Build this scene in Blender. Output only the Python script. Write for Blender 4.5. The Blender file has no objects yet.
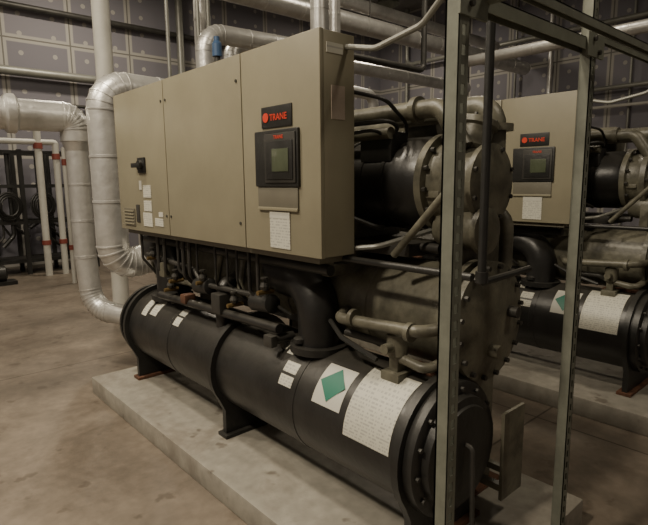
import bpy, bmesh, math, random
from mathutils import Vector, Matrix
random.seed(4)
scene = bpy.context.scene
COL = scene.collection

# ---------------------------------------------------------------- materials
def new_mat(name):
    m = bpy.data.materials.new(name); m.use_nodes = True
    nt = m.node_tree
    return m, nt, nt.nodes['Principled BSDF']

def mat(name, col, rough=0.5, metal=0.0, var=0.25, scale=4.0, bump=0.0, bscale=20.0, dark=None, spec=0.5, dust=0.0, dustcol=(0.20,0.18,0.14)):
    m, nt, b = new_mat(name)
    N, L = nt.nodes, nt.links
    tc = N.new('ShaderNodeTexCoord')
    nz = N.new('ShaderNodeTexNoise'); nz.inputs['Scale'].default_value = scale
    nz.inputs['Detail'].default_value = 8; nz.inputs['Roughness'].default_value = 0.65
    L.new(tc.outputs['Object'], nz.inputs['Vector'])
    r = N.new('ShaderNodeValToRGB')
    d = dark if dark else tuple(c*(1-var) for c in col)
    r.color_ramp.elements[0].position = 0.35; r.color_ramp.elements[0].color = (*d, 1)
    r.color_ramp.elements[1].position = 0.65; r.color_ramp.elements[1].color = (*col, 1)
    L.new(nz.outputs['Fac'], r.inputs['Fac']); out = r.outputs['Color']
    if dust > 0:   # settled dust on upward-facing surfaces + scuffs
        g = N.new('ShaderNodeNewGeometry'); s = N.new('ShaderNodeSeparateXYZ'); L.new(g.outputs['Normal'], s.inputs[0])
        mr = N.new('ShaderNodeMapRange'); mr.inputs['From Min'].default_value=0.2; mr.inputs['From Max'].default_value=1.0
        mr.inputs['To Min'].default_value=0.12; mr.inputs['To Max'].default_value=1.0; L.new(s.outputs[2], mr.inputs['Value'])
        n3 = N.new('ShaderNodeTexNoise'); n3.inputs['Scale'].default_value=9; n3.inputs['Detail'].default_value=9; n3.inputs['Roughness'].default_value=.75
        L.new(tc.outputs['Object'], n3.inputs['Vector'])
        mu = N.new('ShaderNodeMath'); mu.operation='MULTIPLY'; L.new(mr.outputs[0], mu.inputs[0]); L.new(n3.outputs['Fac'], mu.inputs[1])
        m2 = N.new('ShaderNodeMath'); m2.operation='MULTIPLY'; m2.inputs[1].default_value=dust; L.new(mu.outputs[0], m2.inputs[0])
        mx = N.new('ShaderNodeMix'); mx.data_type='RGBA'; L.new(m2.outputs[0], mx.inputs[0]); L.new(out, mx.inputs[6]); mx.inputs[7].default_value=(*dustcol,1)
        out = mx.outputs[2]
    L.new(out, b.inputs['Base Color'])
    b.inputs['Roughness'].default_value = rough; b.inputs['Metallic'].default_value = metal
    b.inputs['Specular IOR Level'].default_value = spec
    if bump > 0:
        n2 = N.new('ShaderNodeTexNoise'); n2.inputs['Scale'].default_value = bscale; n2.inputs['Detail'].default_value = 5
        L.new(tc.outputs['Object'], n2.inputs['Vector'])
        bp = N.new('ShaderNodeBump'); bp.inputs['Strength'].default_value = bump; bp.inputs['Distance'].default_value = 0.01
        L.new(n2.outputs['Fac'], bp.inputs['Height']); L.new(bp.outputs['Normal'], b.inputs['Normal'])
    return m

M_panel = mat('panel_beige_paint', (0.25,0.228,0.16), 0.42, 0, 0.14, 2.5)
M_panel2 = mat('panel_seam_paint', (0.15,0.138,0.105), 0.5, 0, 0.2, 3.0)
M_tan = mat('machine_tan_paint', (0.150,0.142,0.105), 0.42, 0, 0.6, 8.0, 0.25, 30, dust=.25)
M_black = mat('black_insulation', (0.019,0.019,0.019), 0.36, 0, 0.5, 5.0, 0.3, 12, dust=.28)
M_blackp = mat('black_metal_paint', (0.020,0.020,0.019), 0.42, 0, 0.4, 8.0, 0.15, 30, dust=.15)
M_dark = mat('dark_grey_steel', (0.055,0.053,0.048), 0.5, 0.3, 0.4, 8.0, dust=.2)
M_silver = mat('aluminium_jacket', (0.64,0.63,0.60), 0.36, 0.6, 0.22, 6.0, 0.7, 9)
M_white = mat('white_pvc_jacket', (0.52,0.51,0.46), 0.5, 0, 0.15, 4.0)
M_strut = mat('galvanised_strut', (0.21,0.22,0.18), 0.5, 0.25, 0.3, 9.0)
M_conduit = mat('grey_conduit', (0.28,0.28,0.25), 0.45, 0.4, 0.2, 6.0)
M_rust = mat('rusty_steel', (0.13,0.055,0.028), 0.8, 0, 0.6, 18.0)
M_redband = mat('pipe_marker_red', (0.22,0.05,0.035), 0.6, 0, 0.2)
M_red = mat('logo_red', (0.60,0.05,0.022), 0.4, 0, 0.05)
M_green = mat('label_green', (0.015,0.15,0.10), 0.5, 0, 0.1)
M_lcd = mat('lcd_screen', (0.08,0.095,0.06), 0.25, 0, 0.2, 12)
M_blue = mat('blue_plastic', (0.05,0.10,0.2), 0.4, 0, 0.1)
M_lab2 = mat('beige_label', (0.42,0.35,0.29), 0.6, 0, 0.1, 30)
M_brass = mat('brass_fitting', (0.22,0.15,0.06), 0.45, 0.6, 0.4, 15)

def label_mat(name, base, ink, rows, sc):
    m, nt, b = new_mat(name); N, L = nt.nodes, nt.links
    tc = N.new('ShaderNodeTexCoord'); s = N.new('ShaderNodeSeparateXYZ'); L.new(tc.outputs['Object'], s.inputs[0])
    def mth(op, a, v=None):
        n = N.new('ShaderNodeMath'); n.operation = op
        L.new(a, n.inputs[0])
        if v is not None:
            if isinstance(v,(int,float)): n.inputs[1].default_value = v
            else: L.new(v, n.inputs[1])
        return n.outputs[0]
    zr = mth('MULTIPLY', s.outputs[2], rows); fr = mth('FRACT', zr); row = mth('FLOOR', zr); rm = mth('GREATER_THAN', fr, 0.5)
    c = N.new('ShaderNodeCombineXYZ'); L.new(mth('MULTIPLY', s.outputs[1], sc), c.inputs[0]); L.new(mth('MULTIPLY', row, 7.3), c.inputs[1])
    nz = N.new('ShaderNodeTexNoise'); nz.inputs['Scale'].default_value = 1.0; nz.inputs['Detail'].default_value = 1
    L.new(c.outputs[0], nz.inputs['Vector'])
    ink_m = mth('MULTIPLY', mth('GREATER_THAN', nz.outputs['Fac'], 0.5), rm)
    mx = N.new('ShaderNodeMix'); mx.data_type='RGBA'; L.new(ink_m, mx.inputs[0]); mx.inputs[6].default_value=(*base,1); mx.inputs[7].default_value=(*ink,1)
    L.new(mx.outputs[2], b.inputs['Base Color']); b.inputs['Roughness'].default_value = 0.5
    return m
M_label = label_mat('printed_white_label', (0.50,0.49,0.42), (0.35,0.345,0.31), 75, 100)
M_plain = mat('plain_white_label', (0.50,0.49,0.43), 0.5, 0, 0.08, 8)

def concrete(name, c1, c2, joints=False, stain=(0.085,0.066,0.048), st0=.46):
    m, nt, b = new_mat(name); N, L = nt.nodes, nt.links
    tc = N.new('ShaderNodeTexCoord')
    n1 = N.new('ShaderNodeTexNoise'); n1.inputs['Scale'].default_value = 0.9; n1.inputs['Detail'].default_value = 9; n1.inputs['Roughness'].default_value=0.6
    n2 = N.new('ShaderNodeTexNoise'); n2.inputs['Scale'].default_value = 14; n2.inputs['Detail'].default_value = 8
    for n in (n1, n2): L.new(tc.outputs['Object'], n.inputs['Vector'])
    r = N.new('ShaderNodeValToRGB'); r.color_ramp.elements[0].position=0.36; r.color_ramp.elements[0].color=(*c2,1)
    r.color_ramp.elements[1].position=0.62; r.color_ramp.elements[1].color=(*c1,1)
    L.new(n1.outputs['Fac'], r.inputs['Fac'])
    mx = N.new('ShaderNodeMix'); mx.data_type='RGBA'; mx.blend_type='MULTIPLY'; mx.inputs[0].default_value=0.55
    L.new(r.outputs['Color'], mx.inputs[6]); L.new(n2.outputs['Fac'], mx.inputs[7])
    n3 = N.new('ShaderNodeTexNoise'); n3.inputs['Scale'].default_value = 1.6; n3.inputs['Detail'].default_value = 10; n3.inputs['Roughness'].default_value=0.72
    n3.inputs['Distortion'].default_value=.4
    L.new(tc.outputs['Object'], n3.inputs['Vector'])
    r3 = N.new('ShaderNodeValToRGB'); r3.color_ramp.elements[0].position=st0; r3.color_ramp.elements[0].color=(0,0,0,1)
    r3.color_ramp.elements[1].position=0.70; r3.color_ramp.elements[1].color=(.9,.9,.9,1)
    L.new(n3.outputs['Fac'], r3.inputs['Fac'])
    mx2 = N.new('ShaderNodeMix'); mx2.data_type='RGBA'
    L.new(r3.outputs['Color'], mx2.inputs[0]); L.new(mx.outputs[2], mx2.inputs[6]); mx2.inputs[7].default_value=(*stain,1)
    out = mx2.outputs[2]
    vo = N.new('ShaderNodeTexNoise'); vo.inputs['Scale'].default_value=6.5; vo.inputs['Detail'].default_value=3
    L.new(tc.outputs['Object'], vo.inputs['Vector'])
    rv = N.new('ShaderNodeValToRGB'); rv.color_ramp.elements[0].position=.64; rv.color_ramp.elements[0].color=(0,0,0,1)
    rv.color_ramp.elements[1].position=.70; rv.color_ramp.elements[1].color=(.6,.6,.6,1); L.new(vo.outputs['Fac'], rv.inputs['Fac'])
    mo = N.new('ShaderNodeMix'); mo.data_type='RGBA'; L.new(rv.outputs['Color'], mo.inputs[0]); L.new(out, mo.inputs[6]); mo.inputs[7].default_value=(.07,.053,.038,1)
    out = mo.outputs[2]
    if joints:
        br = N.new('ShaderNodeTexBrick'); br.offset = 0.0
        br.inputs['Scale'].default_value = 1; br.inputs['Brick Width'].default_value = 3.6; br.inputs['Row Height'].default_value = 3.4
        br.inputs['Mortar Size'].default_value = 0.007
        br.inputs['Color1'].default_value=(1,1,1,1); br.inputs['Color2'].default_value=(1,1,1,1); br.inputs['Mortar'].default_value=(0.35,0.33,0.3,1)
        mp = N.new('ShaderNodeMapping'); mp.inputs['Location'].default_value=(0.6,2.3,0)
        L.new(tc.outputs['Object'], mp.inputs['Vector']); L.new(mp.outputs['Vector'], br.inputs['Vector'])
        mx3 = N.new('ShaderNodeMix'); mx3.data_type='RGBA'; mx3.blend_type='MULTIPLY'; mx3.inputs[0].default_value=1
        L.new(out, mx3.inputs[6]); L.new(br.outputs['Color'], mx3.inputs[7]); out = mx3.outputs[2]
    L.new(out, b.inputs['Base Color']); b.inputs['Roughness'].default_value=0.5
    bp = N.new('ShaderNodeBump'); bp.inputs['Strength'].default_value=0.15; bp.inputs['Distance'].default_value=0.01
    L.new(n2.outputs['Fac'], bp.inputs['Height']); L.new(bp.outputs['Normal'], b.inputs['Normal'])
    return m
M_floor = concrete('floor_concrete', (0.275,0.228,0.178), (0.195,0.162,0.128), True)
M_pad = concrete('pad_concrete', (0.42,0.395,0.335), (0.30,0.28,0.24), stain=(0.15,0.125,0.10), st0=.48)

def drywall(name, axis):
    m, nt, b = new_mat(name); N, L = nt.nodes, nt.links
    g = N.new('ShaderNodeNewGeometry'); s = N.new('ShaderNodeSeparateXYZ'); L.new(g.outputs['Position'], s.inputs[0])
    c = N.new('ShaderNodeCombineXYZ'); L.new(s.outputs[axis], c.inputs[0]); L.new(s.outputs[2], c.inputs[1])
    def brick(w,h,ms,sm,c1,c2,mo):
        br = N.new('ShaderNodeTexBrick'); br.offset=0.0; br.inputs['Scale'].default_value=1
        br.inputs['Brick Width'].default_value=w; br.inputs['Row Height'].default_value=h
        br.inputs['Mortar Size'].default_value=ms; br.inputs['Mortar Smooth'].default_value=sm
        br.inputs['Color1'].default_value=(*c1,1); br.inputs['Color2'].default_value=(*c2,1); br.inputs['Mortar'].default_value=(*mo,1)
        L.new(c.outputs[0], br.inputs['Vector']); return br
    br = brick(1.22,2.2,0.08,0.3,(0.172,0.166,0.192),(0.215,0.205,0.228),(0.37,0.355,0.325))
    b2 = brick(1.22,2.2,0.014,0,(1,1,1),(1,1,1),(0.4,0.4,0.4))
    vm = N.new('ShaderNodeVectorMath'); vm.operation='FRACTION'
    mp = N.new('ShaderNodeMapping'); mp.inputs['Scale'].default_value=(1/0.61,1/0.36,1); L.new(c.outputs[0], mp.inputs['Vector']); L.new(mp.outputs[0], vm.inputs[0])
    sc = N.new('ShaderNodeVectorMath'); sc.operation='MULTIPLY'; sc.inputs[1].default_value=(0.61,0.36,0); L.new(vm.outputs[0], sc.inputs[0])
    ds = N.new('ShaderNodeVectorMath'); ds.operation='DISTANCE'; ds.inputs[1].default_value=(0.305,0.18,0); L.new(sc.outputs[0], ds.inputs[0])
    lt = N.new('ShaderNodeMath'); lt.operation='LESS_THAN'; lt.inputs[1].default_value=0.045; L.new(ds.outputs['Value'], lt.inputs[0])
    mx = N.new('ShaderNodeMix'); mx.data_type='RGBA'; L.new(lt.outputs[0], mx.inputs[0]); L.new(br.outputs['Color'], mx.inputs[6]); mx.inputs[7].default_value=(0.36,0.345,0.32,1)
    m2 = N.new('ShaderNodeMix'); m2.data_type='RGBA'; m2.blend_type='MULTIPLY'; m2.inputs[0].default_value=1
    L.new(mx.outputs[2], m2.inputs[6]); L.new(b2.outputs['Color'], m2.inputs[7])
    L.new(m2.outputs[2], b.inputs['Base Color']); b.inputs['Roughness'].default_value=0.85
    return m
M_wallx = drywall('drywall_unpainted_back', 0)
M_wally = drywall('drywall_unpainted_side', 1)
M_ceil = mat('ceiling_deck', (0.24,0.235,0.22), 0.8)

# ---------------------------------------------------------------- mesh builder
class MB:
    def __init__(s): s.v=[]; s.f=[]; s.m=[]; s.mats=[]
    def mi(s, m):
        if m not in s.mats: s.mats.append(m)
        return s.mats.index(m)
    def add(s, vs, fs, m):
        o=len(s.v); i=s.mi(m)
        s.v += [tuple(v) for v in vs]
        for f in fs: s.f.append([a+o for a in f]); s.m.append(i)
    def box(s, lo, hi, m, bev=0.0, rot=None):
        bm=bmesh.new(); bmesh.ops.create_cube(bm, size=1)
        c=Vector([(a+b)/2 for a,b in zip(lo,hi)]); d=[abs(b-a) for a,b in zip(lo,hi)]
        for v in bm.verts: v.co=Vector((v.co.x*d[0],v.co.y*d[1],v.co.z*d[2]))
        if bev>0: bmesh.ops.bevel(bm, geom=list(bm.edges), offset=bev, segments=2, affect='EDGES', profile=0.6)
        bm.verts.index_update()
        vs=[((rot@v.co) if rot else v.co)+c for v in bm.verts]
        s.add(vs, [[v.index for v in f.verts] for f in bm.faces], m); bm.free()
    def rev(s, prof, p0, ax, m, seg=32):
        ax=Vector(ax).normalized(); p0=Vector(p0)
        u=ax.orthogonal().normalized(); w=ax.cross(u)
        vs=[];n=len(prof)
        for t,r in prof:
            for k in range(seg):
                a=2*math.pi*k/seg
                vs.append(p0+ax*t+(u*math.cos(a)+w*math.sin(a))*r)
        fs=[]
        for i in range(n-1):
            for k in range(seg):
                k2=(k+1)%seg; fs.append([i*seg+k,i*seg+k2,(i+1)*seg+k2,(i+1)*seg+k])
        fs.append(list(range(seg))[::-1]); fs.append([(n-1)*seg+k for k in range(seg)])
        s.add(vs, fs, m)
    def cyl(s, p0, p1, r, m, seg=24, r2=None):
        p0=Vector(p0); d=Vector(p1)-p0
        s.rev([(0,r),(d.length,r if r2 is None else r2)], p0, d, m, seg)
    def bolts(s, c, ax, R, n, m, br=0.012, L=0.02):
        ax=Vector(ax).normalized(); u=ax.orthogonal().normalized(); w=ax.cross(u); c=Vector(c)
        for k in range(n):
            a=2*math.pi*(k+.5)/n; p=c+(u*math.cos(a)+w*math.sin(a))*R
            s.cyl(p, p+ax*L, br, m, 6)
    def tube(s, path, r, m, fil=0.1, seg=16, bands=None, arcn=6, bandr=1.035):
        P=[Vector(p) for p in path]; pts=[P[0]]; arcs=[]
        for i in range(1,len(P)-1):
            a,b,c=P[i-1],P[i],P[i+1]
            d1=(a-b); d2=(c-b); l1,l2=d1.length,d2.length; d1.normalize(); d2.normalize()
            ang=d1.angle(d2)
            if ang>3.1: pts.append(b); continue
            t=min(fil/math.tan(ang/2), l1*.49, l2*.49)
            s0=b+d1*t; s1=b+d2*t
            rad=t*math.tan(ang/2); cc=b+(d1+d2).normalized()*(rad/math.sin(ang/2))
            v0=(s0-cc); v1=(s1-cc); tot=v0.angle(v1); ax=v0.cross(v1).normalized()
            for k in range(arcn+1):
                q=cc+Matrix.Rotation(tot*k/arcn,3,ax)@v0
                pts.append(q); arcs.append(len(pts)-1)
        pts.append(P[-1])
        n=len(pts); T=[]
        for i in range(n):
            if i==0: t=pts[1]-pts[0]
            elif i==n-1: t=pts[-1]-pts[-2]
            else: t=(pts[i+1]-pts[i]).normalized()+(pts[i]-pts[i-1]).normalized()
            T.append(t.normalized())
        u=T[0].orthogonal().normalized(); vs=[]
        for i in range(n):
            if i>0:
                q=T[i-1].rotation_difference(T[i]); u=q@u
            u=(u-T[i]*u.dot(T[i])).normalized(); w=T[i].cross(u)
            for k in range(seg):
                a=2*math.pi*k/seg; vs.append(pts[i]+(u*math.cos(a)+w*math.sin(a))*r)
        fs=[]
        for i in range(n-1):
            for k in range(seg):
                k2=(k+1)%seg; fs.append([i*seg+k,i*seg+k2,(i+1)*seg+k2,(i+1)*seg+k])
        fs.append(list(range(seg))[::-1]); fs.append([(n-1)*seg+k for k in range(seg)])
        s.add(vs,fs,m)
        if bands:
            for i in arcs:
                s.rev([(-.008,r*.99),(-.006,r*bandr),(.006,r*bandr),(.008,r*.99)], pts[i], T[i], m, seg)
            for i in range(n-1):
                d=pts[i+1]-pts[i]
                if d.length>bands*1.2:
                    k=int(d.length/bands)
                    for j in range(1,k+1):
                        s.rev([(-.011,r*.99),(-.009,r*bandr),(.009,r*bandr),(.011,r*.99)], pts[i]+d*(j/(k+1)), d, m, seg)
    def poly(s, pts, y0, y1, m, axis='y'):
        n=len(pts)
        f=(lambda p,y:(p[0],y,p[1])) if axis=='y' else (lambda p,y:(y,p[0],p[1]))
        vs=[f(p,y0) for p in pts]+[f(p,y1) for p in pts]
        fs=[[k,(k+1)%n,n+(k+1)%n,n+k] for k in range(n)]+[list(range(n))[::-1],list(range(n,2*n))]
        s.add(vs,fs,m)
    def decal(s, cx, cz, r, y0, y1, a0, a1, m, n=12):
        vs=[];fs=[]
        for k in range(n+1):
            a=math.radians(a0+(a1-a0)*k/n)
            for y in (y0,y1): vs.append((cx-r*math.cos(a),y,cz+r*math.sin(a)))
        for k in range(n): fs.append([2*k,2*k+1,2*k+3,2*k+2])
        s.add(vs,fs,m)
    def text(s, body, width, loc, m):   # faces -X, reads towards -Y, scaled to the given width
        cu=bpy.data.curves.new('t','FONT'); cu.body=body; cu.size=1; cu.offset=.015
        ob=bpy.data.objects.new('t',cu); COL.objects.link(ob)
        dg=bpy.context.evaluated_depsgraph_get(); dg.update()
        ev=ob.evaluated_get(dg); me=ev.to_mesh()
        x0=min(v.co.x for v in me.vertices); x1=max(v.co.x for v in me.vertices); k=width/(x1-x0)
        s.add([(loc[0],loc[1]-(v.co.x-x0)*k,loc[2]+v.co.y*k) for v in me.vertices],[list(p.vertices) for p in me.polygons],m)
        ev.to_mesh_clear(); bpy.data.objects.remove(ob); bpy.data.curves.remove(cu)
    def obj(s, name, parent=None, org=(0,0,0)):
        me=bpy.data.meshes.new(name); o=Vector(org)
        me.from_pydata([tuple(Vector(v)-o) for v in s.v],[],s.f)
        for m in s.mats: me.materials.append(m)
        me.polygons.foreach_set('material_index', s.m)
        bm=bmesh.new(); bm.from_mesh(me); bmesh.ops.recalc_face_normals(bm, faces=bm.faces); bm.to_mesh(me); bm.free()
        me.polygons.foreach_set('use_smooth',[True]*len(me.polygons))
        me.set_sharp_from_angle(angle=math.radians(33))
        me.update()
        ob=bpy.data.objects.new(name, me); COL.objects.link(ob)
        if parent: ob.parent=parent
        else: ob.location=o
        return ob
def empty(name, loc):
    e=bpy.data.objects.new(name,None); e.empty_display_size=.2; e.location=loc; COL.objects.link(e); return e

# ---------------------------------------------------------------- room
XW, YW, X0, Y0, HC = 13.0, 11.8, -5.0, -4.0, 6.6
HT = HC-.03
def simple_box(name, lo, hi, m, bev=0):
    b=MB(); b.box(lo,hi,m,bev); return b.obj(name, None, [(a+c)/2 for a,c in zip(lo,hi)])
simple_box('floor',(X0,Y0,-.2),(XW,YW,0),M_floor)
simple_box('ceiling',(X0,Y0,HC),(XW,YW,HC+.2),M_ceil)
simple_box('wall_back',(X0-.2,YW,-.2),(XW+.2,YW+.2,HC+.2),M_wallx)
simple_box('wall_right',(XW,Y0,-.2),(XW+.2,YW,HC+.2),M_wally)
simple_box('wall_left',(X0-.2,Y0,-.2),(X0,YW,HC+.2),M_wally)
simple_box('wall_front',(X0-.2,Y0-.2,-.2),(XW+.2,Y0,HC+.2),M_wallx)

PZ=0.133; DX=2.38
for k in range(2):
    simple_box('concrete_pad',(1.256+DX*k,0.90,0),(2.45+DX*k,4.19,PZ),M_pad,0.012)

# ---------------------------------------------------------------- chiller
ORG=(1.85,2.5,PZ)
CH=empty('water_chiller',ORG)
def part(b,name): return b.obj(name,CH,ORG)
EX,EZ,ER=1.74,0.55,0.275
CX,CZ,CR=1.995,1.04,0.235

b=MB(); b.cyl((EX,1.2,EZ),(EX,3.9,EZ),ER,M_black,64)
for y in (1.9,3.25): b.rev([(-.02,ER),(-.018,ER+.003),(.018,ER+.003),(.02,ER)],(EX,y,EZ),(0,1,0),M_black,64)
part(b,'evaporator_shell')
def sheet(R, foot=.22):
    pts=[(EX-foot,PZ+.02),(EX-foot,.30)]
    for k in range(25):
        a=math.radians(215-250*k/24); pts.append((EX+R*math.cos(a),EZ+R*math.sin(a)))
    pts+=[(EX+foot,.30),(EX+foot,PZ+.02)]
    return pts
b=MB()
for y in (1.20,2.60,3.88):
    b.poly(sheet(.31),y,y+.035,M_blackp)
    b.box((EX-.24,y-.03,PZ),(EX+.24,y+.065,PZ+.022),M_rust if y!=2.6 else M_blackp,.004)
b.bolts((EX,3.915,EZ),(0,1,0),.29,16,M_dark)
part(b,'evaporator_end_sheets')
b=MB()
b.rev([(0,.283),(.045,.283),(.05,.275),(.052,.235),(.085,.23),(.09,.20),(.10,.195),(.108,.12),(.11,.02)],(EX,1.20,EZ),(0,-1,0),M_blackp,48)
b.bolts((EX,1.15,EZ),(0,-1,0),.257,14,M_dark,.010,.014)
b.rev([(0,.262),(.10,.262),(.10,.285),(.13,.285),(.14,.1)],(EX,3.915,EZ),(0,1,0),M_blackp,48)
b.tube([(EX-.02,1.10,EZ+.05),(EX-.02,1.06,EZ+.05),(EX-.02,1.05,EZ-.28)],.010,M_dark,.03,8)
part(b,'evaporator_water_boxes')

b=MB(); b.cyl((CX,1.2,CZ),(CX,3.9,CZ),CR,M_tan,64)
for y in (1.7,2.3,2.9): b.rev([(-.02,CR),(-.015,CR+.006),(.015,CR+.006),(.02,CR)],(CX,y,CZ),(0,1,0),M_tan,64)
part(b,'condenser_shell')
b=MB()
for y in (1.22,3.87): b.cyl((CX,y,CZ),(CX,y+.03,CZ),.265,M_tan,48)
b.rev([(0,.235),(.03,.235),(.03,.262),(.055,.262),(.06,.22),(.075,.15),(.08,.02)],(CX,1.22,CZ),(0,-1,0),M_tan,48)
b.bolts((CX,1.165,CZ),(0,-1,0),.242,16,M_dark,.012,.02)
b.rev([(0,.25),(.10,.25),(.10,.265),(.13,.265),(.17,.16),(.18,.02)],(CX,3.905,CZ),(0,1,0),M_tan,48)
b.cyl((CX+.12,1.16,CZ+.03),(CX+.12,1.10,CZ+.03),.025,M_dark,12)
b.cyl((CX-.02,1.15,CZ-.12),(CX-.02,1.10,CZ-.12),.03,M_tan,12)
part(b,'condenser_water_boxes')
b=MB()
for y in (1.30,2.6,3.78):
    b.poly([(CX+.04,PZ),(CX+.28,PZ),(CX+.28,CZ-.05),(CX+.18,CZ-.15),(CX+.04,CZ-.20)],y,y+.03,M_tan)
    b.box((CX+.02,y-.04,PZ),(CX+.32,y+.07,PZ+.02),M_rust,.003)
b.poly([(CX-.03,.26),(CX+.14,.26),(CX+.14,.66),(CX-.03,.66)],1.06,1.075,M_tan)
b.box((CX-.03,1.075,.30),(CX+.0,1.31,.33),M_tan); b.box((CX+.11,1.075,.30),(CX+.14,1.31,.33),M_tan)
part(b,'condenser_supports')

def compressor(y, nm):
    X,Z=2.06,1.63
    b=MB()
    b.rev([(0,.12),(.01,.17),(.05,.21),(.20,.218),(.56,.218),(.60,.20),(.62,.195)],(X,y+.99,Z),(0,-1,0),M_black,48)
    for k in range(3): b.rev([(-.012,.216),(-.01,.222),(.01,.222),(.012,.216)],(X,y+.85-k*.14,Z),(0,1,0),M_black,48)
    b.box((X-.2,y+.52,Z+.10),(X-.08,y+.72,Z+.24),M_blackp,.015)
    part(b,nm+'_motor')
    b=MB()
    b.rev([(0,.225),(.035,.225),(.04,.19),(.10,.185),(.13,.195),(.13,.215),(.165,.215),(.17,.17),(.22,.155),(.225,.17),(.25,.17),(.265,.11),(.27,.03)],(X,y+.37,Z),(0,-1,0),M_tan,40)
    b.bolts((X,y+.335,Z),(0,-1,0),.208,14,M_dark,.011,.02); b.bolts((X,y+.205,Z),(0,-1,0),.195,12,M_dark,.011,.02); b.bolts((X,y+.12,Z),(0,-1,0),.155,8,M_dark,.010,.015)
    b.rev([(0,.07),(.05,.085),(.20,.085),(.21,.10),(.235,.10),(.25,.05)],(X-.08,y+.32,Z-.2),(0,-1,0),M_tan,28)
    b.rev([(0,.06),(.02,.075),(.10,.075),(.11,.09),(.135,.09),(.15,.04)],(X-.02,y+.22,Z+.14),(0.3,-.1,1),M_tan,24)
    b.bolts((X+.02,y+.21,Z+.27),(0.3,-.1,1),.075,8,M_dark,.008,.012)
    for yy in (y+.2,y+.8):
        b.box((X-.17,yy-.03,CZ+.17),(X+.17,yy+.03,Z-.17),M_tan,.01)
    b.tube([(X+.13,y+.2,Z+.1),(X+.13,y+.2,Z+.34),(X+.13,y+.75,Z+.34)],.055,M_tan,.09,18)
    b.rev([(0,.085),(.03,.085)],(X+.13,y+.2,Z+.23),(0,0,1),M_tan,20)
    for k in range(4): b.box((X-.19+.02*k,y+.26,Z-.06+.05*k),(X-.17+.02*k,y+.33,Z-.03+.05*k),M_tan,.004)
    part(b,nm+'_body')
compressor(1.10,'compressor_a'); compressor(2.75,'compressor_b')

b=MB()
b.rev([(0,.05),(.02,.11),(.06,.13),(1.3,.13),(1.34,.11),(1.36,.05)],(2.36,3.0,1.93),(0,-1,0),M_tan,32)
b.tube([(1.96,2.35,1.96),(1.96,1.42,1.96),(1.96,1.30,1.78)],.042,M_tan,.08,16)
b.rev([(-.015,.06),(.015,.06)],(1.96,1.55,1.96),(0,1,0),M_tan,20)
b.tube([(1.98,2.2,1.96),(1.86,2.0,1.86),(1.86,1.62,1.86)],.028,M_tan,.08,12)
b.tube([(2.28,1.45,1.5),(2.30,1.28,1.5),(2.30,1.28,1.2),(2.18,1.3,1.15)],.035,M_tan,.1,14)
part(b,'discharge_piping')
b=MB()
for y in (1.95,3.60):
    b.tube([(1.70,y,.78),(1.70,y,1.14),(1.74,y+.45,1.14),(2.0,y+.5,1.40)],.108,M_black,.24,28,arcn=10)
    b.rev([(0,.15),(.035,.15)],(1.70,y,.80),(0,0,1),M_blackp,28)
b.tube([(1.62,2.75,.76),(1.62,2.75,1.02),(1.85,2.75,1.10)],.045,M_black,.08,16)
b.tube([(1.56,3.5,.86),(1.56,2.1,.90)],.026,M_black,.05,12)
b.tube([(1.60,3.80,1.24),(1.60,1.75,1.24)],.026,M_blackp,.05,12)
b.tube([(1.57,3.70,1.13),(1.57,3.0,1.10),(1.57,2.9,1.02),(1.57,2.3,1.04)],.016,M_dark,.05,10)
b.tube([(1.66,3.75,.95),(1.66,2.9,.97),(1.66,2.82,1.2)],.020,M_tan,.06,10)
b.tube([(1.70,2.62,1.2),(1.66,2.62,1.0),(1.66,2.25,.96)],.022,M_tan,.06,10)
for y in (2.25,2.33,2.45,2.55,2.68,2.9,3.0,3.08,3.15,3.35,3.45,3.72):
    h=random.uniform(.0,.06)
    b.tube([(1.54,y,1.30),(1.54,y,1.05+h),(1.66,y+random.uniform(-.15,.15),.95)],random.choice((.007,.010,.013)),random.choice((M_blackp,M_dark,M_blackp)),.05,8)
for y in (2.35,2.98): b.rev([(0,.02),(.01,.05),(.17,.05),(.18,.02)],(1.58,y,1.0),(0,-1,0.08),M_blackp,20)
for y,z in ((2.50,.96),(2.85,1.04),(3.22,1.0),(3.30,.93),(2.20,1.08),(3.55,1.12)):
    b.cyl((1.50,y,z),(1.60,y,z),.013,M_brass,8); b.rev([(0,.018),(.02,.026),(.04,.018)],(1.545,y,z+.01),(0,0,1),M_dark,10)
    b.cyl((1.545,y,z+.04),(1.545,y,z+.07),.006,M_dark,8); b.rev([(0,.02),(.008,.02)],(1.545,y,z+.07),(0,0,1),M_dark,10)
b.box((1.52,3.05,.87),(1.60,3.12,.93),M_rust,.01); b.box((1.52,2.62,.88),(1.60,2.72,1.0),M_dark,.01)
b.box((1.54,3.38,1.0),(1.62,3.46,1.10),M_tan,.008); b.box((1.80,1.9,.86),(1.86,3.6,1.24),M_blackp,.01)
part(b,'refrigerant_piping')
b=MB()
b.cyl((1.60,2.12,.79),(1.60,2.12,.86),.02,M_dark,12); b.cyl((1.54,2.12,.84),(1.66,2.12,.84),.026,M_dark,12)
b.box((1.50,2.09,.81),(1.54,2.16,.87),M_dark,.006); b.cyl((1.63,3.42,.8),(1.63,3.42,.86),.03,M_blackp,12)
b.cyl((1.60,3.42,.86),(1.60,3.42,.88),.05,M_blackp,12)
b.cyl((1.60,1.98,.78),(1.60,1.98,.84),.018,M_dark,12); b.rev([(0,.02),(.01,.035),(.03,.035),(.04,.015)],(1.60,1.98,.84),(0,0,1),M_blackp,14)
part(b,'service_valves')
b=MB()
b.tube([(1.84,1.85,1.02),(1.62,1.72,1.02),(1.62,1.24,1.05),(1.80,1.22,1.05)],.026,M_tan,.08,16)
for y in (1.30,1.62): b.rev([(-.011,.040),(.011,.040)],(1.62,y,1.04),(0,1,0),M_tan,20)
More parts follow.
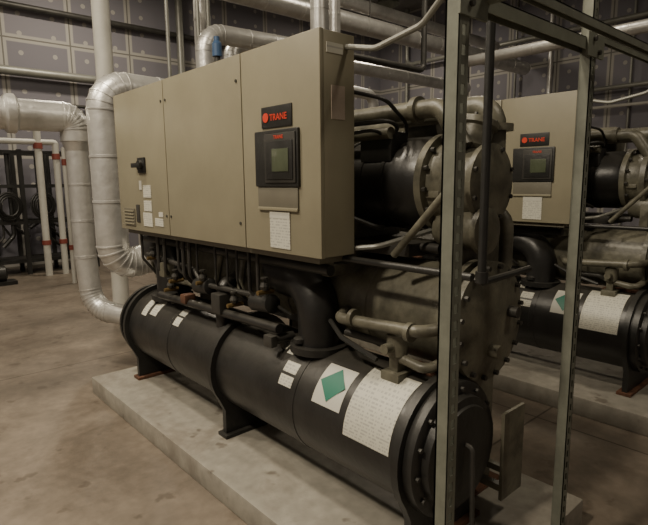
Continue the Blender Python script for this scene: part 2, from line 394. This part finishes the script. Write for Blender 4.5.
b.box((1.62,1.36,.80),(1.74,1.46,.84),M_tan,.006); b.box((1.645,1.385,.82),(1.70,1.435,.97),M_tan,.01)
b.rev([(0,.03),(.01,.045),(.10,.045),(.11,.03)],(1.67,1.41,.90),(0,0,1),M_tan,18)
b.cyl((1.67,1.41,.95),(1.585,1.41,.95),.022,M_tan,12)
b.tube([(1.67,1.41,.9),(1.67,1.25,.88),(1.85,1.22,.92)],.022,M_tan,.05,12)
b.tube([(1.70,1.75,.93),(1.70,1.5,.93),(1.74,1.40,.86)],.018,M_dark,.05,12)
b.tube([(1.66,1.82,.98),(1.60,1.68,.94),(1.62,1.48,.88)],.012,M_blackp,.05,8)
b.box((1.74,1.25,.80),(1.86,1.5,.83),M_rust,.004)
b.tube([(1.70,1.46,1.33),(1.70,1.19,1.61)],.016,M_tan,.05,12)
b.tube([(1.70,1.19,1.61),(1.82,1.25,1.66)],.016,M_tan,.05,12)
b.cyl((1.63,1.85,1.30),(1.63,1.03,1.30),.015,M_blackp,14)
b.cyl((1.95,1.4,1.34),(1.95,2.4,1.34),.022,M_dark,14)
b.box((1.85,1.5,1.30),(2.3,2.35,1.36),M_dark,.006)
part(b,'oil_piping')
b=MB()
b.tube([(1.63,1.75,2.05),(1.80,1.60,2.00),(1.98,1.62,1.90),(2.0,1.66,1.8)],.009,M_blackp,.1,8)
b.tube([(1.63,1.80,1.88),(1.85,1.55,1.92),(1.98,1.72,1.83)],.010,M_blackp,.12,8)
b.tube([(1.63,1.80,1.84),(1.82,1.62,1.88),(1.92,1.75,1.80)],.008,M_blackp,.12,8)
b.tube([(1.60,1.66,2.20),(1.60,1.48,2.16),(1.60,1.25,2.20),(1.55,1.05,2.32),(1.35,.90,2.36)],.012,M_conduit,.12,10)
b.tube([(1.63,1.70,1.5),(1.80,1.60,1.42),(1.93,1.75,1.45)],.012,M_blackp,.08,8)
b.tube([(1.63,1.72,1.34),(1.70,1.55,1.36),(1.95,1.45,1.42)],.012,M_conduit,.08,8)
part(b,'cable_hoses')

# control panel cabinets
PX,PB=1.45,1.645; ZB,ZT=1.32,2.25
b=MB()
YS=[1.64,2.215,3.06,3.85]
for i in range(3):
    b.box((PX+.02,YS[i]+.001,ZB+.004),(PB,YS[i+1]-.001,ZT-.004),M_panel,.004)
    b.box((PX,YS[i]+.002,ZB),(PX+.022,YS[i+1]-.005,ZT),M_panel,.004)
b.box((PX+.03,YS[0]+.05,ZB-.03),(PB-.02,YS[3]-.05,ZB+.004),M_panel2)
for y in (1.8,3.6): b.box((PB-.01,y,1.2),(PB+.3,y+.05,1.25),M_tan); b.box((PB-.02,y,1.22),(PB+.02,y+.05,1.6),M_tan)
for y in (2.255,3.03,3.09):
    b.cyl((PX-.004,y,ZB+.12),(PX+.002,y,ZB+.12),.008,M_dark,12); b.cyl((PX-.004,y,ZT-.12),(PX+.002,y,ZT-.12),.008,M_dark,12)
part(b,'control_cabinet')
b=MB()
f=PX
b.box((f-.014,1.772,1.622),(f+.004,2.095,1.875),M_blackp,.008)
b.box((f-.020,1.785,1.64),(f-.012,2.01,1.86),M_dark,.006)
b.box((f-.024,1.80,1.655),(f-.018,1.995,1.825),M_blackp,.004)
b.box((f-.027,1.825,1.69),(f-.022,1.945,1.79),M_lcd,.002)
b.text('TRANE',.07,(f-.0215,1.935,1.834),M_red)
b.box((f-.008,1.785,1.515),(f+.004,2.085,1.62),M_panel2,.004)
b.box((f-.012,1.785,1.515),(f+.004,2.085,1.53),M_panel,.003)
b.box((f-.006,1.822,1.886),(f+.003,2.045,1.98),M_blackp,.003)
b.rev([(0,.021),(.003,.021)],(f-.006,2.008,1.932),(-1,0,0),M_red,24)
b.text('TRANE',.125,(f-.0085,1.977,1.917),M_red)
b.box((f-.004,1.850,1.342),(f+.003,2.0,1.51),M_label); b.box((f-.005,1.850,1.48),(f+.003,2.0,1.51),M_plain)
b.box((f-.005,1.87,1.535),(f+.003,1.97,1.565),M_plain)
b.box((1.51,YS[0]-.003,1.90),(1.585,YS[0]+.003,2.035),M_lab2)
b.box((1.485,YS[0]-.003,2.16),(1.575,YS[0]+.003,2.20),M_label)
b.box((f-.012,3.36,1.71),(f+.002,3.47,1.81),M_blackp,.004); b.cyl((f-.03,3.415,1.76),(f,3.415,1.76),.032,M_blackp,16)
b.box((f-.045,3.36,1.745),(f-.028,3.50,1.775),M_blackp,.004)
b.box((f-.004,3.30,1.55),(f+.002,3.42,1.63),M_label); b.box((f-.004,3.30,1.46),(f+.002,3.42,1.53),M_label)
b.box((f-.004,3.30,1.36),(f+.002,3.44,1.45),M_label); b.box((f-.004,3.14,1.37),(f+.002,3.26,1.42),M_label)
b.box((f-.004,3.14,1.43),(f+.002,3.20,1.46),M_plain); b.box((f-.004,3.44,1.60),(f+.002,3.48,1.66),M_plain)
b.box((f-.006,3.58,1.35),(f+.002,3.76,1.47),M_panel2)
for k in range(5): b.box((f-.012,3.59,1.36+.022*k),(f-.002,3.75,1.368+.022*k),M_panel)
b.box((f-.006,3.50,1.38),(f+.002,3.55,1.50),M_dark,.002)
part(b,'control_cabinet_fittings')
b=MB()
R=ER+.002
b.decal(EX,EZ,R,1.275,1.535,4,76,M_label)
b.decal(EX,EZ,R,1.575,1.76,20,62,M_plain,6)
Yc,Ac=1.667,42
vs=[]
for dy,da in ((0,-17),(.08,0),(0,17),(-.08,0)):
    a=math.radians(Ac+da); rr=R+(.006 if da==0 else .003); vs.append((EX-rr*math.cos(a),Yc+dy,EZ+rr*math.sin(a)))
a=math.radians(Ac); vs.append((EX-(R+.005)*math.cos(a),Yc,EZ+(R+.005)*math.sin(a)))
b.add(vs,[[0,1,4],[1,2,4],[2,3,4],[3,0,4]],M_green)
for (y0,y1,a0,a1) in ((2.02,2.07,55,80),(2.09,2.14,58,80),(1.95,1.99,60,78),(1.92,2.02,22,33),(1.92,2.02,36,48),(3.50,3.60,35,70),(3.64,3.72,30,68),(3.15,3.27,50,62),(3.15,3.27,34,47)):
    b.decal(EX,EZ,R,y0,y1,a0,a1,M_label,5)
part(b,'shell_labels')
b=MB()
b.cyl((EX,4.04,EZ),(EX,4.10,EZ),.14,M_dark,24); b.cyl((CX,4.07,CZ),(CX,4.12,CZ),.14,M_dark,24)
part(b,'nozzle_flanges')

CH2=empty('water_chiller',(ORG[0]+DX,ORG[1],ORG[2]))
for o in list(CH.children):
    c=o.copy(); c.parent=CH2; COL.objects.link(c)

# ---------------------------------------------------------------- insulated water pipes
for k in range(2):
    dx=DX*k
    b=MB()
    tail=[(1.60,4.47,2.42),(2.55,4.50,2.40),(2.55,4.55,.25)] if k==0 else [(3.92,4.47,HT)]
    b.tube([(CX+dx,4.12,CZ),(CX+dx,4.45,CZ-.03),(1.60+dx,4.47,.93)]+tail,.130 if k==0 else .10,M_silver,.19,28,bands=.40)
    if k==0: b.rev([(0,.2),(.02,.2),(.02,.14),(.25,.13)],(2.55,4.55,0),(0,0,1),M_silver,24)
    b.obj('condenser_water_pipe',None,(1.60+dx,4.47,0))
    b=MB()
    zt=2.20
    b.tube([(EX+dx,4.10,.52),(EX+dx,4.45,.48),(1.52+dx,4.85,.52),(1.50+dx,4.88,1.0),(1.50+dx,4.88,1.95 if k==0 else zt)]+([] if k==0 else [(5.5,4.88,zt),(5.5,4.88,.3)]),.092,M_silver,.22,24,bands=.38,arcn=8)
    if k==0:
        b.rev([(0,.092),(.10,.125)],(1.50,4.88,1.92),(0,0,1),M_silver,24)
        b.tube([(1.50,4.88,2.0),(1.50,4.88,2.20),(-3.5,5.12,2.22),(-3.5,5.12,HT)],.125,M_silver,.20,26,bands=.5)
        for x in (.70,1.02): b.rev([(-.05,.13),(-.03,.155),(.03,.155),(.05,.13)],(x,4.88+(1.5-x)*.048,2.205),(1,-.048,0),M_silver,24)
        b.cyl((.86,4.91,2.3),(.86,4.91,2.46),.02,M_dark,12); b.cyl((.86,4.88,2.48),(.86,4.94,2.48),.05,M_dark,20)
        b.cyl((.66,4.80,2.2),(.66,4.70,2.12),.02,M_dark,12); b.rev([(0,.05),(.03,.07),(.06,.05)],(.66,4.70,2.12),(0,-1,-.6),M_dark,16)
    b.obj('chilled_water_pipe',None,(1.50+dx,4.88,0))
b=MB()
b.tube([(2.92,5.1,.0),(2.92,5.1,3.18),(4.35,5.1,3.22),(4.35,5.1,.0)],.10,M_silver,.2,24,bands=.40); b.obj('header_riser_pipe',None,(2.92,5.1,0))
b=MB(); b.tube([(X0+.03,6.6,4.25),(XW-.6,6.6,4.25)],.15,M_silver,.2,24,bands=.7)
for x in (-2,1,4,7,10): b.cyl((x,6.6,4.4),(x,6.6,HT),.01,M_dark,8)
b.obj('overhead_header_pipe',None,(4,6.6,4.25))
b=MB(); b.tube([(4.2,7.4,0),(4.2,7.4,4.9),(XW-.6,7.4,4.9)],.12,M_silver,.2,24,bands=.7); b.obj('overhead_header_pipe',None,(4.2,7.4,0))
b=MB(); b.tube([(5.2,8.2,0),(5.2,8.2,4.0),(XW-.6,8.2,4.0)],.13,M_silver,.2,24,bands=.7); b.obj('overhead_header_pipe',None,(5.2,8.2,0))
b=MB(); b.tube([(8.2,-3.5,0),(8.2,-3.5,3.65),(8.2,5.8,3.65),(8.2,5.8,0)],.09,M_silver,.2,20,bands=.7); b.obj('overhead_branch_pipe',None,(8.2,0,0))
b=MB(); b.tube([(5.75,5.35,0),(5.75,5.35,2.85),(5.0,5.35,2.87),(5.0,5.35,HT)],.075,M_silver,.14,20,bands=.4); b.obj('makeup_water_pipe',None,(5.75,5.35,0))
b=MB(); b.tube([(5.3,5.9,0),(5.3,5.9,3.5),(7.6,5.9,3.5),(7.6,5.9,HT)],.05,M_dark,.12,16); b.obj('drain_pipe',None,(5.3,5.9,0))
b=MB(); b.rev([(0,.05),(.12,.05),(.15,.03),(.19,.03)],(2.92,4.87,2.90),(0,0,1),M_blue,16); b.cyl((2.92,4.87,2.80),(2.92,4.87,2.91),.03,M_dark,12)
b.tube([(2.92,4.87,2.82),(2.92,4.995,2.82)],.02,M_dark,.05,8); b.obj('blue_valve_actuator',None,(2.92,4.87,2.8))

def vpipe(name,x,y,r,m,z0=0,z1=HT,bands=None):
    b=MB(); b.tube([(x,y,z0),(x,y,z1)],r,m,.1,16,bands=bands); b.obj(name,None,(x,y,z0))
vpipe('white_column_pipe',2.27,6.2,.095,M_white)
vpipe('silver_riser_pipe',.63,4.35,.05,M_silver,2.35,HT,.5)
b=MB()
for x,y,r,zt in ((2.52,10.3,.06,2.55),(2.80,10.3,.055,2.35),(2.62,9.2,.035,2.2),(2.95,9.2,.05,2.3)):
    b.tube([(x,y,0.0),(x,y,zt)],r,M_white,.15,16); b.rev([(-.05,r*1.25),(.05,r*1.25)],(x,y,zt*.9),(0,0,1),M_redband,16); b.rev([(-.04,r*1.25),(.04,r*1.25)],(x,y,.6),(0,0,1),M_redband,16)
b.tube([(2.80,10.3,2.3),(2.80,10.3,2.36),(-1,10.3,2.36)],.05,M_white,.1,12)
b.obj('white_water_pipe_group',None,(2.52,10.3,0))
for x,y,r in ((2.95,6.0,.022),(3.35,6.0,.022),(3.52,6.05,.03)): vpipe('electrical_conduit',x,y,r,M_conduit)
b=MB(); b.tube([(X0+.05,11.65,4.95),(8,11.65,4.95)],.06,M_dark,.1,12); b.obj('wall_pipe',None,(2,11.65,4.95))
b=MB(); b.tube([(X0+.05,11.6,3.75),(6,11.6,3.75),(6,11.6,HT)],.085,M_conduit,.2,12); b.obj('wall_pipe',None,(2,11.6,3.75))
b=MB(); b.tube([(X0+.05,11.7,3.2),(6,11.7,3.2)],.035,M_dark,.2,12); b.obj('wall_pipe',None,(2,11.7,3.2))
b=MB()
for y,r,m in ((2.6,.04,M_dark),(3.5,.03,M_white),(4.4,.03,M_conduit),(6.2,.06,M_silver),(7.1,.03,M_conduit),(8.6,.05,M_dark)): b.tube([(XW-.12,y,0),(XW-.12,y,HT)],r,m,.1,12)
b.obj('wall_conduit_group',None,(XW-.12,5,0))
b=MB()
for z,r,m in ((3.6,.05,M_conduit),(3.2,.035,M_white),(5.0,.06,M_conduit)): b.tube([(XW-.27,Y0+.05,z),(XW-.27,10.5,z),(XW-.27,10.5,HT)],r,m,.2,12)
b.obj('wall_pipe_run',None,(XW-.27,5,3))

# open dark steel rack with hanging cables and vertical pipes
b=MB()
for x in (.9,1.35,1.8,2.3,2.9,3.5):
    for y in (10.7,11.3): b.box((x-.035,y-.03,0),(x+.035,y+.03,2.25),M_blackp)
for z in (.25,.95,1.6,2.2):
    for y in (10.7,11.3): b.box((.9,y-.02,z-.03),(3.5,y+.02,z+.03),M_blackp)
b.box((.9,10.7,.24),(3.5,11.3,.27),M_blackp)
random.seed(9)
for k in range(16):
    x=random.uniform(1.0,3.4); z0=random.uniform(.3,.9); y=random.choice((10.75,10.95,11.2))
    b.tube([(x,y,2.2),(x,y,z0+.2),(x+random.uniform(-.3,.3),y,z0)],random.choice((.02,.03,.04)),random.choice((M_blackp,M_dark)),.12,8)
for x in (1.15,2.05,2.6):
    n=14
    for j in range(3):
        r0=.20-.03*j
        P=[(x+r0*math.cos(2*math.pi*k/n),10.62-.03*j,1.25+r0*1.2*math.sin(2*math.pi*k/n)) for k in range(n+1)]
        b.tube(P,.018,M_blackp,.05,8,arcn=2)
b.rev([(0,.14),(.45,.14),(.47,.1)],(3.1,11,.27),(0,0,1),M_dark,16)
b.rev([(0,.11),(.35,.11),(.37,.06)],(1.6,11,.27),(0,0,1),M_blackp,16)
b.obj('equipment_rack',None,(2.2,11,0))
b=MB()
b.cyl((.95,9.9,.05),(.95,9.9,1.9),.06,M_blackp,12); b.rev([(0,.3),(.05,.3)],(.95,9.9,0),(0,0,1),M_blackp,20)
b.tube([(.95,9.9,1.85),(1.2,9.9,2.0),(1.6,9.9,1.6),(1.6,9.9,.0)],.04,M_blackp,.2,10)
b.rev([(0,.12),(.08,.2),(.16,.12)],(.95,9.85,1.1),(0,-1,0),M_blackp,20)
b.rev([(0,.13),(.3,.13),(.33,.08)],(1.45,9.9,.18),(1,0,0),M_blackp,20); b.box((1.4,9.75,0),(1.9,10.05,.06),M_blackp)
b.obj('pump_stand',None,(.95,9.9,0))

# ---------------------------------------------------------------- strut frame
def strut_post(b,x,y,z0,z1,w=.041,t=.0035):
    b.box((x,y,z0),(x+t,y+w,z1),M_strut); b.box((x+w-t,y,z0),(x+w,y+w,z1),M_strut)
    b.box((x,y,z0),(x+.013,y+t,z1),M_strut); b.box((x+w-.013,y,z0),(x+w,y+t,z1),M_strut)
    z=z0
    while z<z1:
        b.box((x+.012,y,z),(x+w-.012,y+t,min(z+.022,z1)),M_strut); z+=.05
    b.box((x,y+w-.006,z0),(x+.01,y+w,z1),M_strut); b.box((x+w-.01,y+w-.006,z0),(x+w,y+w,z1),M_strut)
def strut_beam_x(b,x0,x1,y,z,w=.041,t=.0035):
    b.box((x0,y,z),(x1,y+t,z+w),M_strut); b.box((x0,y+w-t,z),(x1,y+w,z+w),M_strut); b.box((x0,y,z+w-t),(x1,y+w,z+w),M_strut)
b=MB()
XA,XB,YF=1.222,2.045,.835
strut_post(b,XA,YF,0,2.95,.045); strut_post(b,XB,YF,0,2.95)
b.box((XA-.03,YF-.05,0),(XA+.075,YF+.06,.008),M_strut); b.box((XB-.05,YF-.05,0),(XB+.09,YF+.06,.008),M_strut)
strut_beam_x(b,XA+.041,XB,YF,2.10); strut_beam_x(b,XA+.041,XB,YF,2.90)
strut_beam_x(b,XB+.041,5.2,YF,2.145,.02)
strut_beam_x(b,XA+.1,5.2,YF-.1,2.12,.026)
strut_post(b,5.2,YF,0,2.95)
b.box((XA-.01,YF-.008,2.07),(XA+.12,YF,2.17),M_strut); b.box((XB-.05,YF-.008,2.08),(XB+.09,YF,2.16),M_strut)
b.box((5.19,YF-.1,2.12),(5.24,YF,2.15),M_strut); b.box((XA+.1,YF-.1,2.12),(XA+.14,YF,2.15),M_strut)
b.bolts((XA+.02,YF-.008,2.12),(0,-1,0),.025,2,M_dark,.009,.01); b.bolts((XB+.02,YF-.008,2.12),(0,-1,0),.03,2,M_dark,.009,.01)
b.obj('strut_frame',None,(XA,YF,0))
b=MB(); b.tube([(1.61,.98,1.29),(1.61,.98,2.95)],.015,M_blackp,.05,14)
b.tube([(1.61,.98,1.31),(1.61,.98,1.29),(1.95,.98,1.30)],.013,M_blackp,.02,10)
b.rev([(0,.022),(.04,.022)],(1.61,.98,1.29),(0,0,1),M_blackp,14)
b.obj('black_conduit_drop',None,(1.61,.98,1.3))

# ---------------------------------------------------------------- lights (high-bay fixtures)
def highbay(x,y,pw,col=(1,.88,.69)):
    e=empty('high_bay_light',(x,y,HC-.73))
    b=MB(); b.rev([(0,.1),(.2,.12),(.24,.16),(.5,.30),(.5,.28),(.25,.14)],(0,0,.55),(0,0,-1),M_strut,28)
    b.cyl((0,0,.55),(0,0,.7),.015,M_dark,8)
    o=b.obj('reflector',e,(0,0,0))
    l=bpy.data.lights.new('lamp','AREA'); l.shape='DISK'; l.size=.55; l.energy=pw; l.color=col
    lo=bpy.data.objects.new('lamp',l); lo.parent=e; lo.location=(0,0,.03); COL.objects.link(lo)
for x,y,p in ((-2.4,1.8,330),(-1.8,5.4,230),(3.2,-1.6,85),(3.4,9.4,170),(7.0,4.4,85),(10.4,9.2,100),(.2,3.2,180)): highbay(x,y,p)
w=bpy.data.worlds.new('world'); scene.world=w; w.use_nodes=True
w.node_tree.nodes['Background'].inputs[0].default_value=(.5,.45,.38,1); w.node_tree.nodes['Background'].inputs[1].default_value=.2

# ---------------------------------------------------------------- camera
cam=bpy.data.cameras.new('camera'); co=bpy.data.objects.new('camera',cam); COL.objects.link(co)
cam.sensor_width=36; cam.lens=525/648*36; cam.clip_start=.05
yaw=math.radians(41.7); p=math.radians(8.9)
F=Vector((math.sin(yaw)*math.cos(p),math.cos(yaw)*math.cos(p),-math.sin(p)))
Rr=Vector((math.cos(yaw),-math.sin(yaw),0)); U=Rr.cross(F)
R2=(Rr-.0103*U).normalized(); U2=R2.cross(F).normalized()
Mx=Matrix((R2,U2,-F)).transposed().to_4x4(); Mx.translation=Vector((0,0,1.65))
co.matrix_world=Mx
scene.camera=co
